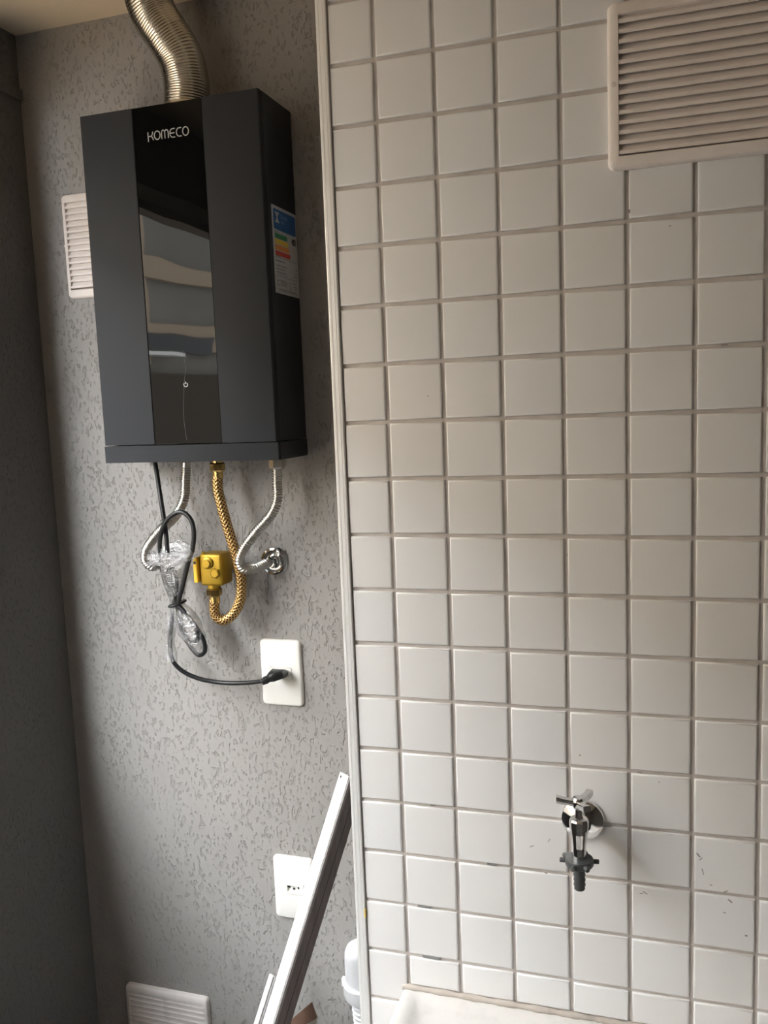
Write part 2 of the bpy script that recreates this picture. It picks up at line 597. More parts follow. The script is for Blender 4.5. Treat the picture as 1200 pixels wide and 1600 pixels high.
# the rest of the tiling, beyond the frame, joined
bm = bmesh.new()
for row in range(-2, 29):
    zc = 2.2 - (row + 0.5) * TP
    for c in range(0, 26):
        if row < 20 and c < 12 and not (row > 17 and 0 < c < 9):
            continue
        if zc - TP / 2 < 0.0:
            continue
        xc = (c + 0.5) * TW
        x0, x1 = xc - (TW - GAP) / 2, xc + (TW - GAP) / 2
        if c == 0:
            x0 = 0.0168
        if x1 > XR:
            continue
        zt = zc + (TP - GAP) / 2
        if row == 18 and 0 < c < 9:
            zt = min(zt, SINK_TOP - 0.05)
        box(bm, x0, x1, -TH, 0.0, zc - (TP - GAP) / 2, zt)
link('tile_field', bm, 'tile', wall_r, kind='stuff')

# grout stains
for (sx, sz, w, h) in ((0.1015, 2.2 - 16 * TP + 0.0010, 0.019, 0.0036), (0.1085, 2.2 - 17 * TP + 0.0012, 0.025, 0.0042), (0.197, 2.2 - 15 * TP + 0.0005, 0.012, 0.0022),
                       (0.118, 2.2 - 13.98 * TP, 0.006, 0.002)):
    one_box('grout_stain', 'stain', wall_r, sx - w / 2, sx + w / 2, -0.0026, 0.0002, sz - h / 2, sz + h / 2)
# scuffs on the tile faces
for (px_, pz_, w, h, a) in ((0.3938, 1.0746, 0.0060, 0.0012, 0.50), (0.3891, 1.0731, 0.0040, 0.0010, -0.30), (0.4570, 1.1335, 0.0060, 0.0018, 0.90), (0.4600, 1.1288, 0.0050, 0.0010, -0.80), (0.4892, 1.0899, 0.0050, 0.0012, -0.60), (0.4944, 1.0780, 0.0060, 0.0016, 0.70), (0.4880, 1.0618, 0.0030, 0.0010, 0.30), (0.5132, 1.0352, 0.0030, 0.0020, 0.00), (0.4623, 1.1123, 0.0080, 0.0010, 1.30), (0.4721, 1.0959, 0.0030, 0.0010, 0.20), (0.2513, 1.1197, 0.0060, 0.0010, -0.50), (0.2739, 1.1305, 0.0050, 0.0008, -1.00), (0.2691, 1.0846, 0.0040, 0.0012, 0.20), (0.3879, 1.2340, 0.0060, 0.0014, 0.10), (0.4818, 1.7550, 0.0070, 0.0014, 0.00), (0.3774, 1.9135, 0.0020, 0.0040, 0.00), (0.1303, 1.7108, 0.0020, 0.0010, 0.00), (0.3016, 1.5086, 0.0010, 0.0030, 0.00), (0.4225, 1.8926, 0.0020, 0.0010, 0.00), (0.4108, 1.2237, 0.0020, 0.0010, 0.00), (0.3144, 1.2500, 0.0020, 0.0015, 0.00)):
    bm = bmesh.new()
    box(bm, -w / 2, w / 2, -0.0002, 0.0002, -h / 2, h / 2)
    bmesh.ops.rotate(bm, verts=bm.verts, cent=(0, 0, 0), matrix=Matrix.Rotation(a, 3, 'Y'))
    bmesh.ops.translate(bm, verts=bm.verts, vec=(px_, -TH - 0.0001, pz_))
    link('scuff', bm, 'scuff', wall_r)

# aluminium corner profile along the edge of the tiling
bm = bmesh.new()
box(bm, 0.0010, 0.0150, -0.0065, 0.0, 0.0, ZC - 0.0005, bevel=0.0012)
box(bm, 0.0010, 0.0033, -0.0040, 0.028, 0.0, ZC - 0.0005, bevel=0.0006)
trim1 = link('trim_1', bm, 'alu', kind='structure')
bm = bmesh.new()
for xx in (0.0050, 0.0108):
    box(bm, xx - 0.0004, xx + 0.0004, -0.0069, -0.0062, 0.0, ZC - 0.001)
link('profile_rib', bm, 'alu', trim1)
one_box('yellow_spot', 'yellow_spot', trim1, 0.0140, 0.0158, -0.0068, -0.003, 0.985, 0.998)

# sealant bead along the back of the sink
bm = bmesh.new()
sweep(bm, [(0.066, -0.002, SINK_TOP + 0.0015), (0.2, -0.003, SINK_TOP + 0.002), (0.4, -0.002, SINK_TOP + 0.0015), (0.672, -0.003, SINK_TOP + 0.002)],
      lambda s, t: 0.0046 + 0.0008 * math.sin(s * 140) + 0.0005 * math.sin(s * 371 + 1), seg=8, step=0.006)
link('sealant_bead', bm, 'silicone', wall_r, smooth=True)

# ------------------------------------------------------------------ outside: the wall across the light well
FX = -2.75
bm = bmesh.new()
FTOP = 3.35
box(bm, FX - 0.2, FX, -7.0, 2.0, -1.0, FTOP)
box(bm, FX, XL - 0.16, -7.2, -7.0, -1.0, 0.6)
box(bm, FX, XL - 0.16, 2.0, 2.2, -1.0, FTOP)
out_w = link('wall_outside', bm, 'facade', kind='structure')
for y0, y1, z0, z1 in ((-4.35, -3.45, 2.105, 2.235), (-5.1, -4.6, 2.05, 2.29)):
    one_box('facade_window', 'dark_glass', out_w, FX, FX + 0.045, y0, y1, z0, z1)
one_box('facade_bright_strip', 'plate', out_w, FX, FX + 0.09, -3.85, -3.2, 2.066, 2.094)  # white strip added for a bright sliver reflected in the heater glass
one_box('ground', 'bounce_ground', None, FX - 0.2, XL - 0.16, -7.2, 2.2, -1.1, -1.0, kind='structure')  # unseen ground added to block sky from below and bounce warm light in
for z0, z1 in ((2.13, 2.30), (2.58, 2.70), (2.98, 3.13)):
    one_box('facade_band', 'facade_band', out_w, FX, FX + 0.035, -7.0, 2.0, z0, z1)
for y in (-6.2, -5.0, -3.55, -2.1, -0.6, 0.9):
    one_box('facade_post', 'facade_band', out_w, FX, FX + 0.03, y, y + 0.16, 2.0, 3.2)
one_box('facade_base', 'facade_low', out_w, FX, FX + 0.06, -7.0, 2.0, -1.0, 1.95)

# ------------------------------------------------------------------ gas water heater
HX0, HX1, HY0, HY1, HZ0, HZ1 = -0.4865, -0.1650, 0.182, 0.297, 1.6215, 2.1845
HB = 1.6495      # top of the bottom band
heater = thing('gas_water_heater', 'dark charcoal wall-mounted gas water heater with glossy black centre strip', 'water heater', ((HX0 + HX1) / 2, HY1, HZ0))
bm = bmesh.new()
# casing: rounded front vertical edges on the right side, flat back
def casing_ring(z, inset=0.0):
    x0, x1, y0, y1 = HX0 + 0.002 + inset, HX1 - 0.0005 - inset, HY0 + 0.0035, HY1
    r = 0.007
    p = [(x0, y1), (x0, y0)]
    p += [(x1 - r + r * math.sin(math.radians(a)), y0 + r - r * math.cos(math.radians(a))) for a in (0, 22, 45, 68, 90)]
    p += [(x1, y1)]
    return [Vector((a, b_, z)) for a, b_ in p]
loops(bm, [casing_ring(HB + 0.0015), casing_ring(HZ1 - 0.0025), casing_ring(HZ1, 0.0025)], True, True)
link('casing', bm, 'heater_black', heater, smooth=True, autosmooth=35)

def panel(name, mat, x0, x1, z0, z1, y0, y1, bev=0.0008):
    bm = bmesh.new()
    box(bm, x0, x1, y0, y1, z0, z1, bevel=bev, seg=2)
    return link(name, bm, mat, heater)
GX0, GX1 = -0.3892, -0.2656
pl = panel('front_panel', 'heater_grey', HX0, GX0 - 0.0007, HB + 0.0015, HZ1, HY0, HY0 + 0.006)
# right panel wraps round the front edge
bm = bmesh.new()
x0, x1, r = GX1 + 0.0007, HX1 - 0.0035, 0.0025
prof = [(x0, HY0 + 0.006), (x0, HY0)] + [(x1 - r + r * math.sin(math.radians(a)), HY0 + r - r * math.cos(math.radians(a))) for a in (0, 30, 60, 90)] + [(x1, HY0 + 0.006)]
loops(bm, [[Vector((a, b_, z)) for a, b_ in prof] for z in (HB + 0.0015, HZ1)], True, True)
link('front_panel', bm, 'heater_grey', heater, smooth=True, autosmooth=40)
glass = panel('glass_panel', 'heater_glass', GX0, GX1, HB + 0.0015, HZ1 - 0.0005, HY0 + 0.0006, HY0 + 0.006, 0.0004)
glass['label'] = 'glossy black mirror strip'
bm = bmesh.new()
sweep(bm, [(-0.3269, 0.1825, 1.8015), (-0.3227, 0.1825, 1.7787), (-0.3274, 0.1825, 1.7481), (-0.3324, 0.1825, 1.6964), (-0.3295, 0.1825, 1.6565)], 0.00028, seg=5, step=0.006)
link('film_edge', bm, 'film_line', glass)
# bottom band
bm = bmesh.new()
x0, x1, y0, y1, r = HX0 - 0.0008, HX1 + 0.0005, HY0 - 0.0006, HY1, 0.003
prof = [(x0, y1), (x0, y0)] + [(x1 - r + r * math.sin(math.radians(a)), y0 + r - r * math.cos(math.radians(a))) for a in (0, 30, 60, 90)] + [(x1, y1)]
loops(bm, [[Vector((a, b_, z)) for a, b_ in prof] for z in (HZ0, HB)], True, True)
link('bottom_band', bm, 'heater_grey', heater, smooth=True, autosmooth=40)
bm = bmesh.new()
box(bm, HX1 - 0.0035, HX1 + 0.0009, HY0 + 0.004, HY1, HZ0 + 0.0004, HB - 0.0004)
link('band_end', bm, 'heater_black', heater)

# brand lettering on the glass
LX, LZ, LH = -0.3632, 2.1318, 0.0132
letters = []
K = [[(0.02, -0.12), (0.02, 0.5), (0.02, 0.98)], [(0.02, 0.48), (0.42, 0.48), (0.60, 0.62), (0.70, 0.98)], [(0.42, 0.48), (0.62, 0.32), (0.74, 0.0)]]
O = [arc(0.42, 0.5, 0.40, 0.48, 90, 450, 24)]
Mm = [[(0.02, 0.0), (0.02, 0.62)] + arc(0.24, 0.66, 0.22, 0.32, 180, 0, 10) + [(0.46, 0.0)], [(0.46, 0.62)] + arc(0.70, 0.66, 0.24, 0.32, 180, 0, 10) + [(0.94, 0.0)]]
E_ = [[(0.74, 0.98), (0.40, 0.98)] + arc(0.40, 0.5, 0.38, 0.48, 90, 270, 14) + [(0.74, 0.02)], [(0.05, 0.5), (0.66, 0.5)]]
C_ = [[(0.72, 0.98), (0.40, 0.98)] + arc(0.40, 0.5, 0.38, 0.48, 90, 270, 14) + [(0.72, 0.02)]]
adv = [(K, 0.0), (O, 0.88), (Mm, 1.90), (E_, 3.04), (C_, 3.96), (O, 4.82)]
total = 5.64
bm = bmesh.new()
sx = 0.0725 / total
for strokes, off in adv:
    for st in strokes:
        ribbon(bm, [(p[0] * sx + off * sx, p[1] * LH) for p in st], 0.00155,
               lambda u, v, d: Vector((LX + u, HY0 + 0.0006 - d, LZ + v)), 0.0003)
link('brand_lettering', bm, 'logo', heater)
# power symbol
bm = bmesh.new()
pc = (-0.3248, 1.7469)
for st, w in ((arc(0, 0, 0.0034, 0.0034, 125, 415, 24), 0.0013), ([(0, 0.0008), (0, 0.0046)], 0.0012)):
    ribbon(bm, st, w, lambda u, v, d: Vector((pc[0] + u, HY0 + 0.0006 - d, pc[1] + v)), 0.0003)
link('power_symbol', bm, 'logo', heater)

# energy label on the right side (local u = depth from the front edge, v = height)
LXF = HX1 - 0.0002
EY0, EZ0, EW, EH = 0.2010, 1.8840, 0.0945, 0.1350
lab = one_box('energy_label', 'paper', heater, LXF - 0.0004, LXF + 0.0004, EY0, EY0 + EW, EZ0, EZ0 + EH)
lab['label'] = 'white energy rating sticker'
def lab_rect(name, mat, u0, u1, v0, v1, d=0.0007, tip=0.0, rr=0.0):
    bm = bmesh.new()
    if rr:
        ring = [(u0 + (u1 - u0) / 2 + a, v0 + (v1 - v0) / 2 + c) for a, c in rrect(u1 - u0, v1 - v0, rr, 4)]
    elif tip:
        ring = [(u0, v0), (u1, v0), (u1 + tip, (v0 + v1) / 2), (u1, v1), (u0, v1)]
    else:
        ring = [(u0, v0), (u1, v0), (u1, v1), (u0, v1)]
    loops(bm, [[Vector((LXF + x, EY0 + u, EZ0 + v)) for u, v in ring] for x in (0.0003, d)], True, True)
    return link(name, bm, mat, lab)
lab_rect('label_header', 'label_blue', 0.005, EW - 0.004, 0.0985, 0.1300, rr=0.004)
def lab_text(txt, u, v, size, mat):
    cu = bpy.data.curves.new('label_text', 'FONT')
    cu.body = txt
    cu.size = size
    tmp = bpy.data.objects.new('label_text_tmp', cu)
    me = bpy.data.meshes.new_from_object(tmp)
    bpy.data.objects.remove(tmp)
    me.transform(Matrix.Translation((LXF + 0.0010, EY0 + u, EZ0 + v)) @ Matrix(((0, 0, 1, 0), (1, 0, 0, 0), (0, 1, 0, 0), (0, 0, 0, 1))))
    me.materials.clear()
    me.materials.append(M[mat])
    o = bpy.data.objects.new('label_text', me)
    COL.objects.link(o)
    o.parent = lab
    return o
# white emblem: bar, stem of two wedges, bar
for ring in (((0.010, 0.1255), (0.026, 0.1255), (0.026, 0.1235), (0.010, 0.1235)), ((0.0125, 0.1235), (0.0235, 0.1235), (0.0195, 0.1175), (0.0165, 0.1175)),
             ((0.0165, 0.1175), (0.0195, 0.1175), (0.0235, 0.1115), (0.0125, 0.1115)), ((0.010, 0.1115), (0.026, 0.1115), (0.026, 0.1095), (0.010, 0.1095))):
    bm = bmesh.new()
    loops(bm, [[Vector((LXF + x, EY0 + u, EZ0 + v)) for u, v in ring] for x in (0.0004, 0.0010)], True, True)
    link('label_emblem', bm, 'paper', lab)
lab_text('Energia', 0.032, 0.1185, 0.0088, 'label_pale')
lab_text('(Gás)', 0.032, 0.1110, 0.0062, 'label_pale')
for i, (w, mt) in enumerate(((0.046, 'label_green'), (0.049, 'label_yellow'), (0.052, 'label_orange'), (0.055, 'label_red'))):
    v1 = 0.0930 - i * 0.0090
    lab_rect('rating_bar', mt, 0.007, 0.007 + w, v1 - 0.0074, v1, tip=0.0025)
bm = bmesh.new()
loops(bm, [[Vector((LXF + x, EY0 + u, EZ0 + v)) for u, v in ((0.072, 0.0885), (0.077, 0.0935), (0.088, 0.0935), (0.088, 0.0835), (0.077, 0.0835))] for x in (0.0004, 0.0008)], True, True)
link('rating_arrow', bm, 'label_black', lab)
lab_text('A', 0.0785, 0.0856, 0.0082, 'paper')
for v0, h, us in ((0.0555, 0.0009, ((0.005, 0.090),)), (0.0945, 0.0016, ((0.006, 0.022),)), (0.0575, 0.0013, ((0.006, 0.024),)),
                  (0.0495, 0.0024, ((0.007, 0.030), (0.033, 0.040))), (0.0425, 0.0018, ((0.007, 0.046), (0.083, 0.088))),
                  (0.0372, 0.0018, ((0.007, 0.040), (0.083, 0.087))), (0.0322, 0.0018, ((0.007, 0.044), (0.078, 0.088))),
                  (0.0292, 0.0010, ((0.007, 0.048),)), (0.0262, 0.0008, ((0.005, 0.090),)),
                  (0.0205, 0.0013, ((0.020, 0.044), (0.070, 0.080))), (0.0180, 0.0013, ((0.020, 0.048),)), (0.0155, 0.0013, ((0.020, 0.043), (0.074, 0.084))),
                  (0.0130, 0.0013, ((0.020, 0.046), (0.076, 0.083))), (0.0185, 0.0028, ((0.009, 0.014),)), (0.0125, 0.0018, ((0.008, 0.015),)),
                  (0.0066, 0.0012, ((0.012, 0.080),)), (0.0042, 0.0012, ((0.012, 0.084),)), (0.0105, 0.0010, ((0.055, 0.063),)), (0.0105, 0.0110, ((0.0555, 0.0563),))):
    for u0, u1 in us:
        lab_rect('print_line', 'label_grey', u0, u1, v0, v0 + h)
# small bright trademark mark is part of the print

# ------------------------------------------------------------------ exhaust duct
duct = thing('exhaust_duct', 'flexible ribbed aluminium exhaust duct rising from the water heater top', 'duct', (-0.3216, 0.236, HZ1))
bm = bmesh.new()
DP = [(-0.3185, 0.232, HZ1 + 0.002), (-0.3166, 0.2320, 2.2301), (-0.3220, 0.2280, 2.2667), (-0.3391, 0.2220, 2.3001), (-0.3575, 0.2180, 2.3314), (-0.3663, 0.2150, 2.3576), (-0.3711, 0.2150, 2.3852)]
DP.append((DP[-1][0] - 0.001, DP[-1][1], ZC - 0.001))
sweep(bm, DP, corrugated(0.0358, 0.0010, 0.0042, 0.0, 0.0), seg=40, step=0.00105)
link('duct_hose', bm, 'duct', duct, smooth=True)
bm = bmesh.new()
lathe(bm, [(0.0372, 0), (0.0376, 0.0015), (0.0376, 0.006), (0.0368, 0.0075)], (-0.3185, 0.232, HZ1 + 0.0005), (0, 0, 1), 40)
link('duct_collar', bm, 'duct', duct, smooth=True, autosmooth=40)

# ------------------------------------------------------------------ vent grilles
def vent(x0, zt, w, h, y, border, nslat, zs0, zs1, mat, label, depth=0.011, screw=True, slat_tilt=1.0):
    t = thing('vent_grille', label, 'vent', (x0 + w / 2, y, zt - h))
    cx, cz = x0 + w / 2, zt - h / 2
    bm = bmesh.new()
    bw, bh = border
    R = 0.008
    rings = [wall_ring(cx, cz, y, w, h, R), wall_ring(cx, cz, y - depth * 0.55, w, h, R), wall_ring(cx, cz, y - depth * 0.85, w - 0.003, h - 0.003, R * 0.85),
             wall_ring(cx, cz, y - depth, w - 0.007, h - 0.007, R * 0.7),
             wall_ring(cx, cz, y - depth, w - 2 * bw + 0.001, h - 2 * bh + 0.001, 0.0015), wall_ring(cx, cz, y - depth + 0.0007, w - 2 * bw, h - 2 * bh, 0.001),
             wall_ring(cx, cz, y, w - 2 * bw, h - 2 * bh, 0.001)]
    loops(bm, rings, closed=True)
    link('frame', bm, mat, t, smooth=True, autosmooth=50)
    one_box('recess', 'vent_back', t, x0 + bw - 0.001, x0 + w - bw + 0.001, y - 0.0008, y - 0.0002, cz - h / 2 + bh - 0.001, cz + h / 2 - bh + 0.001)
    pitch = (zs1 - zs0) / nslat
    me = None
    for i in range(nslat):
        zc = zs0 + (i + 0.5) * pitch
        if me is None:
            bm = bmesh.new()
            xs0, xs1 = bw - 0.0005, w - bw + 0.0005
            pr = [(-0.0010, pitch * 1.00), (-depth + 0.0036, pitch * 0.02), (-depth + 0.0006, -pitch * 0.06), (-depth + 0.0004, -pitch * 0.40), (-depth + 0.0016, -pitch * 0.46), (-depth + 0.0046, -pitch * 0.30), (-0.0010, pitch * 0.80)]
            loops(bm, [[Vector((xx, a, b_)) for a, b_ in pr] for xx in (xs0, xs1)], True, True)
            s = link('slat', bm, mat, t)
            me = s.data
            s.matrix_parent_inverse.identity()
        else:
            s = bpy.data.objects.new('slat', me)
            COL.objects.link(s)
            s.parent = t
        s.location = (-w / 2, 0.0, zc - (zt - h))
    if screw:
        for sx_ in (x0 + bw * 0.5, x0 + w - bw * 0.5):
            bm = bmesh.new()
            lathe(bm, [(0.0030, 0), (0.0030, 0.0006), (0.0022, 0.0009)], (sx_, y - depth + 0.0002, cz + 0.002), (0, -1, 0), 12)
            link('screw_cap', bm, mat, t, smooth=True, autosmooth=40)
    return t
vent(0.3545, 2.1400, 0.186, 0.1805, -TH + 0.0005, (0.0125, 0.0140), 14, 1.9748, 2.1270, 'vent', 'white louvred vent grille on the tiled wall at upper right')
vent(-0.6180, 2.0985, 0.186, 0.1830, YB, (0.0085, 0.0150), 14, 1.9330, 2.0835, 'vent', 'white louvred vent grille partly hidden behind the water heater', depth=0.010)
vent(-0.6155, 0.5660, 0.186, 0.1830, YB, (0.0085, 0.0150), 14, 0.4000, 0.5510, 'vent_low', 'dusty white louvred vent grille low on the grey wall', depth=0.011, screw=False)

# ------------------------------------------------------------------ wall outlets
def outlet(cx, cz, label):
    t = thing('wall_outlet', label, 'outlet', (cx, YB, cz - 0.0605))
    w, h = 0.079, 0.1215
    bm = bmesh.new()
    d = 0.0075
    rings = [wall_ring(cx, cz, YB, w, h, 0.008), wall_ring(cx, cz, YB - d * 0.5, w, h, 0.008), wall_ring(cx, cz, YB - d * 0.85, w - 0.003, h - 0.003, 0.007), wall_ring(cx, cz, YB - d, w - 0.008, h - 0.008, 0.005),
             wall_ring(cx, cz, YB - d, 0.0440, 0.0230, 0.0028), wall_ring(cx, cz, YB - d + 0.0050, 0.0438, 0.0228, 0.0027)]
    loops(bm, rings, False, True)
    link('cover_plate', bm, 'plate', t, smooth=True, autosmooth=40)
    mod = bmesh.new()
    rings = [wall_ring(cx, cz, YB - d + 0.0012, 0.0424, 0.0214, 0.0026), wall_ring(cx, cz, YB - d - 0.0006, 0.0424, 0.0214, 0.0026), wall_ring(cx, cz, YB - d - 0.0011, 0.0412, 0.0202, 0.0022)]
    # recessed hexagonal well of the three-pin socket
    hexp = [(0.0155, 0.0), (0.0115, 0.0062), (-0.0115, 0.0062), (-0.0155, 0.0), (-0.0115, -0.0062), (0.0115, -0.0062)]
    def hexring(y, k):
        # resample the hexagon to the ring's vertex count, starting at the same corner
        nn = len(rings[0])
        out_ = []
        for u, v in rrect(0.0412, 0.0202, 0.0022):
            a = math.atan2(v / 0.0101, u / 0.0206)
            best = None
            for q in range(6):
                p, r_ = hexp[q], hexp[(q + 1) % 6]
                # intersect ray (cos a, sin a) in scaled space
                ca, sa = math.cos(a) * 0.0206, math.sin(a) * 0.0101
                ex, ey = r_[0] - p[0], r_[1] - p[1]
                det = ca * ey - sa * ex
                if abs(det) < 1e-12:
                    continue
                s_ = (p[0] * ey - p[1] * ex) / det
                w_ = (p[0] * sa - p[1] * ca) / det
                if s_ > 0 and -1e-6 <= w_ <= 1 + 1e-6:
                    best = s_
            out_.append(Vector((cx + ca_(a, best, 0.0206, True) * k, y, cz + ca_(a, best, 0.0101, False) * k)))
        return out_
    def ca_(a, s_, e, cosine):
        return (math.cos(a) if cosine else math.sin(a)) * e * s_
    rings.append(hexring(YB - d - 0.0011, 1.0))
    rings.append(hexring(YB - d + 0.0034, 0.92))
    loops(mod, rings, False, True)
    md = link('socket_module', mod, 'plate', t, smooth=True, autosmooth=35)
    for dx, dz in ((-0.0095, 0.0012), (0.0, -0.0016), (0.0095, 0.0012)):
        bm = bmesh.new()
        lathe(bm, [(0.0024, 0), (0.0024, 0.0008)], (cx + dx, YB - d + 0.0035, cz + dz), (0, -1, 0), 14)
        link('pin_hole', bm, 'hole', md)
    return t
outlet(-0.2352, 1.2328, 'white wall outlet plate with a black plug pushed into it')
outlet(-0.2335, 0.8222, 'white wall outlet plate with empty three-pin socket behind the leaning white profile')

# ------------------------------------------------------------------ water hoses
def escutcheon(parent, x, z, mat='chrome', r=0.0258):
    bm = bmesh.new()
    lathe(bm, [(r, 0), (r, 0.003), (r * 0.93, 0.0055), (r * 0.80, 0.0062), (r * 0.70, 0.0048), (r * 0.50, 0.0048), (r * 0.45, 0.009), (r * 0.40, 0.0125)], (x, YB, z), (0, -1, 0), 40)
    link('wall_flange', bm, mat, parent, smooth=True, autosmooth=35)
    bm = bmesh.new()
    hexnut(bm, (x, YB - 0.012, z), (0, -1, 0), 0.0102, 0.012)
    link('wall_nut', bm, mat, parent)

hr = thing('water_hose', 'corrugated steel water hose from heater to chrome flange right of the gas hose', 'hose', (-0.2379, YB, 1.4357), 'steel water hoses under the heater')
pts = [(-0.1955, 0.237, HZ0 - 0.002), (-0.1972, 0.2370, 1.5846), (-0.1982, 0.2360, 1.5504), (-0.2092, 0.2340, 1.5269), (-0.2379, 0.2310, 1.4968), (-0.2625, 0.2260, 1.4656), (-0.2686, 0.2250, 1.4470), (-0.2651, 0.2320, 1.4335), (-0.2521, 0.2520, 1.4322), (-0.2419, 0.2720, 1.4365), (-0.2379, YB - 0.0255, 1.4357)]
bm = bmesh.new()
sweep(bm, pts, corrugated(0.0078, 0.00125, 0.0043, 0.012, 0.004), seg=18, step=0.00072)
link('corrugated_tube', bm, 'steel', hr, smooth=True)
bm = bmesh.new()
hexnut(bm, (-0.1955, 0.237, HZ0 - 0.0005), (0, 0, -1), 0.0135, 0.0175, 0.3)
link('hose_nut', bm, 'steel', hr)
escutcheon(hr, -0.2379, 1.4357)

hl = thing('water_hose', 'corrugated steel water hose left of the gas hose, behind the cable bundle', 'hose', (-0.4404, YB, 1.4404), 'steel water hoses under the heater')
pts = [(-0.3655, 0.237, HZ0 - 0.002), (-0.3696, 0.2370, 1.5864), (-0.3754, 0.2370, 1.5509), (-0.3945, 0.2380, 1.5239), (-0.4341, 0.2400, 1.4916), (-0.4613, 0.2440, 1.4608), (-0.4681, 0.2500, 1.4410), (-0.4636, 0.2580, 1.4291), (-0.4535, 0.2760, 1.4318), (-0.4404, YB - 0.0255, 1.4404)]
bm = bmesh.new()
sweep(bm, pts, corrugated(0.0078, 0.00125, 0.0043, 0.012, 0.004), seg=18, step=0.00072)
link('corrugated_tube', bm, 'steel', hl, smooth=True)
bm = bmesh.new()
hexnut(bm, (-0.3655, 0.237, HZ0 - 0.0005), (0, 0, -1), 0.0125, 0.004, 0.3)
link('hose_nut', bm, 'steel', hl)
escutcheon(hl, -0.4404, 1.4404, 'pvc')

# ------------------------------------------------------------------ gas hose and valve
GV = (-0.3205, 0.232)
gh = thing('gas_hose', 'bronze braided gas hose looping under the heater to the yellow valve', 'hose', (-0.3051, 0.237, HZ0))
top = (-0.3060, 0.237, HZ0 - 0.018)
bot = (-0.3269, 0.2370, 1.3917)
pts = [top, (-0.3082, 0.2370, 1.5726), (-0.3039, 0.2370, 1.5473), (-0.2979, 0.2380, 1.5174), (-0.2892, 0.2400, 1.4806), (-0.2811, 0.2430, 1.4411), (-0.2783, 0.2450, 1.4071), (-0.2828, 0.2450, 1.3754), (-0.2975, 0.2440, 1.3501), (-0.3165, 0.2410, 1.3393), (-0.3280, 0.2380, 1.3482), (-0.3292, 0.2370, 1.3678), bot]
bm = bmesh.new()
sweep(bm, pts, lambda s, t: 0.0084 if (s < 0.012 or s > t - 0.016) else 0.0090, seg=24, step=0.002, uv=True)
link('braided_tube', bm, 'braid', gh, smooth=True)
bm = bmesh.new()
hexnut(bm, (-0.3060, 0.237, HZ0 - 0.006), (0, 0, -1), 0.0128, 0.015, 0.25)
link('hose_nut', bm, 'brass', gh)
bm = bmesh.new()
lathe(bm, [(0.0095, 0), (0.0095, 0.006)], (-0.3060, 0.237, HZ0 - 0.0005), (0, 0, -1), 20)
lathe(bm, [(0.0088, 0), (0.0090, 0.012)], (-0.3060, 0.237, HZ0 - 0.020), (0, 0, -1), 20)
link('top_ferrule', bm, 'brass', gh, smooth=True, autosmooth=40)
bm = bmesh.new()
hexnut(bm, (bot[0], 0.237, bot[2] + 0.006), (0, 0, -1), 0.0135, 0.014, 0.25)
link('hose_nut', bm, 'brass', gh)
bm = bmesh.new()
lathe(bm, [(0.0090, 0), (0.0090, 0.020)], (bot[0], 0.237, bot[2] + 0.000), (0, 0, -1), 20)
link('bottom_ferrule', bm, 'brass', gh, smooth=True, autosmooth=40)

vx, vz0, vz1 = bot[0], bot[2] + 0.0065, 1.4600
gv = thing('gas_valve', 'yellow brass gas shut-off valve on the grey wall', 'valve', (vx, YB, vz0))
bm = bmesh.new()
box(bm, vx - 0.0185, vx + 0.0250, 0.222, 0.262, vz0 + 0.006, vz1, bevel=0.005, seg=3)
link('valve_body', bm, 'brass_paint', gv, smooth=True, autosmooth=40)
bm = bmesh.new()
lathe(bm, [(0.0115, 0), (0.0115, 0.008)], (vx, 0.237, vz0), (0, 0, 1), 20)
lathe(bm, [(0.0135, 0), (0.0135, 0.040)], (vx + 0.004, 0.260, (vz0 + vz1) / 2 + 0.004), (0, 1, 0), 24)
link('valve_port', bm, 'brass_paint', gv, smooth=True, autosmooth=40)
bm = bmesh.new()
lathe(bm, [(0.0105, 0), (0.0105, 0.004), (0.0070, 0.0055), (0.0070, 0.0085)], (vx - 0.001, 0.2225, vz1 - 0.0155), (0, -1, 0), 24)
link('stem_boss', bm, 'brass_paint', gv, smooth=True, autosmooth=40)
bm = bmesh.new()
lathe(bm, [(0.0095, 0), (0.0095, 0.0030), (0.0070, 0.0050)], (vx + 0.0125, 0.2225, vz1 - 0.033), (0, -1, 0), 6)
link('cap_screw', bm, 'brass_paint', gv)
bm = bmesh.new()
box(bm, vx - 0.0268, vx - 0.0190, 0.2160, 0.236, vz1 - 0.050, vz1 - 0.006, bevel=0.002, seg=2)
hd = link('lever', bm, 'yellow_handle', gv)
bm = bmesh.new()
lathe(bm, [(0.0026, 0), (0.0026, 0.0004)], (vx - 0.0229, 0.2161, vz1 - 0.0145), (0, -1, 0), 16)
link('lever_hole', bm, 'hole', hd)
bm = bmesh.new()
lathe(bm, [(0.0032, 0), (0.0032, 0.004)], (vx - 0.0118, 0.228, vz1 - 0.0005), (0, 0, 1), 16)
link('lug', bm, 'brass_paint', gv)

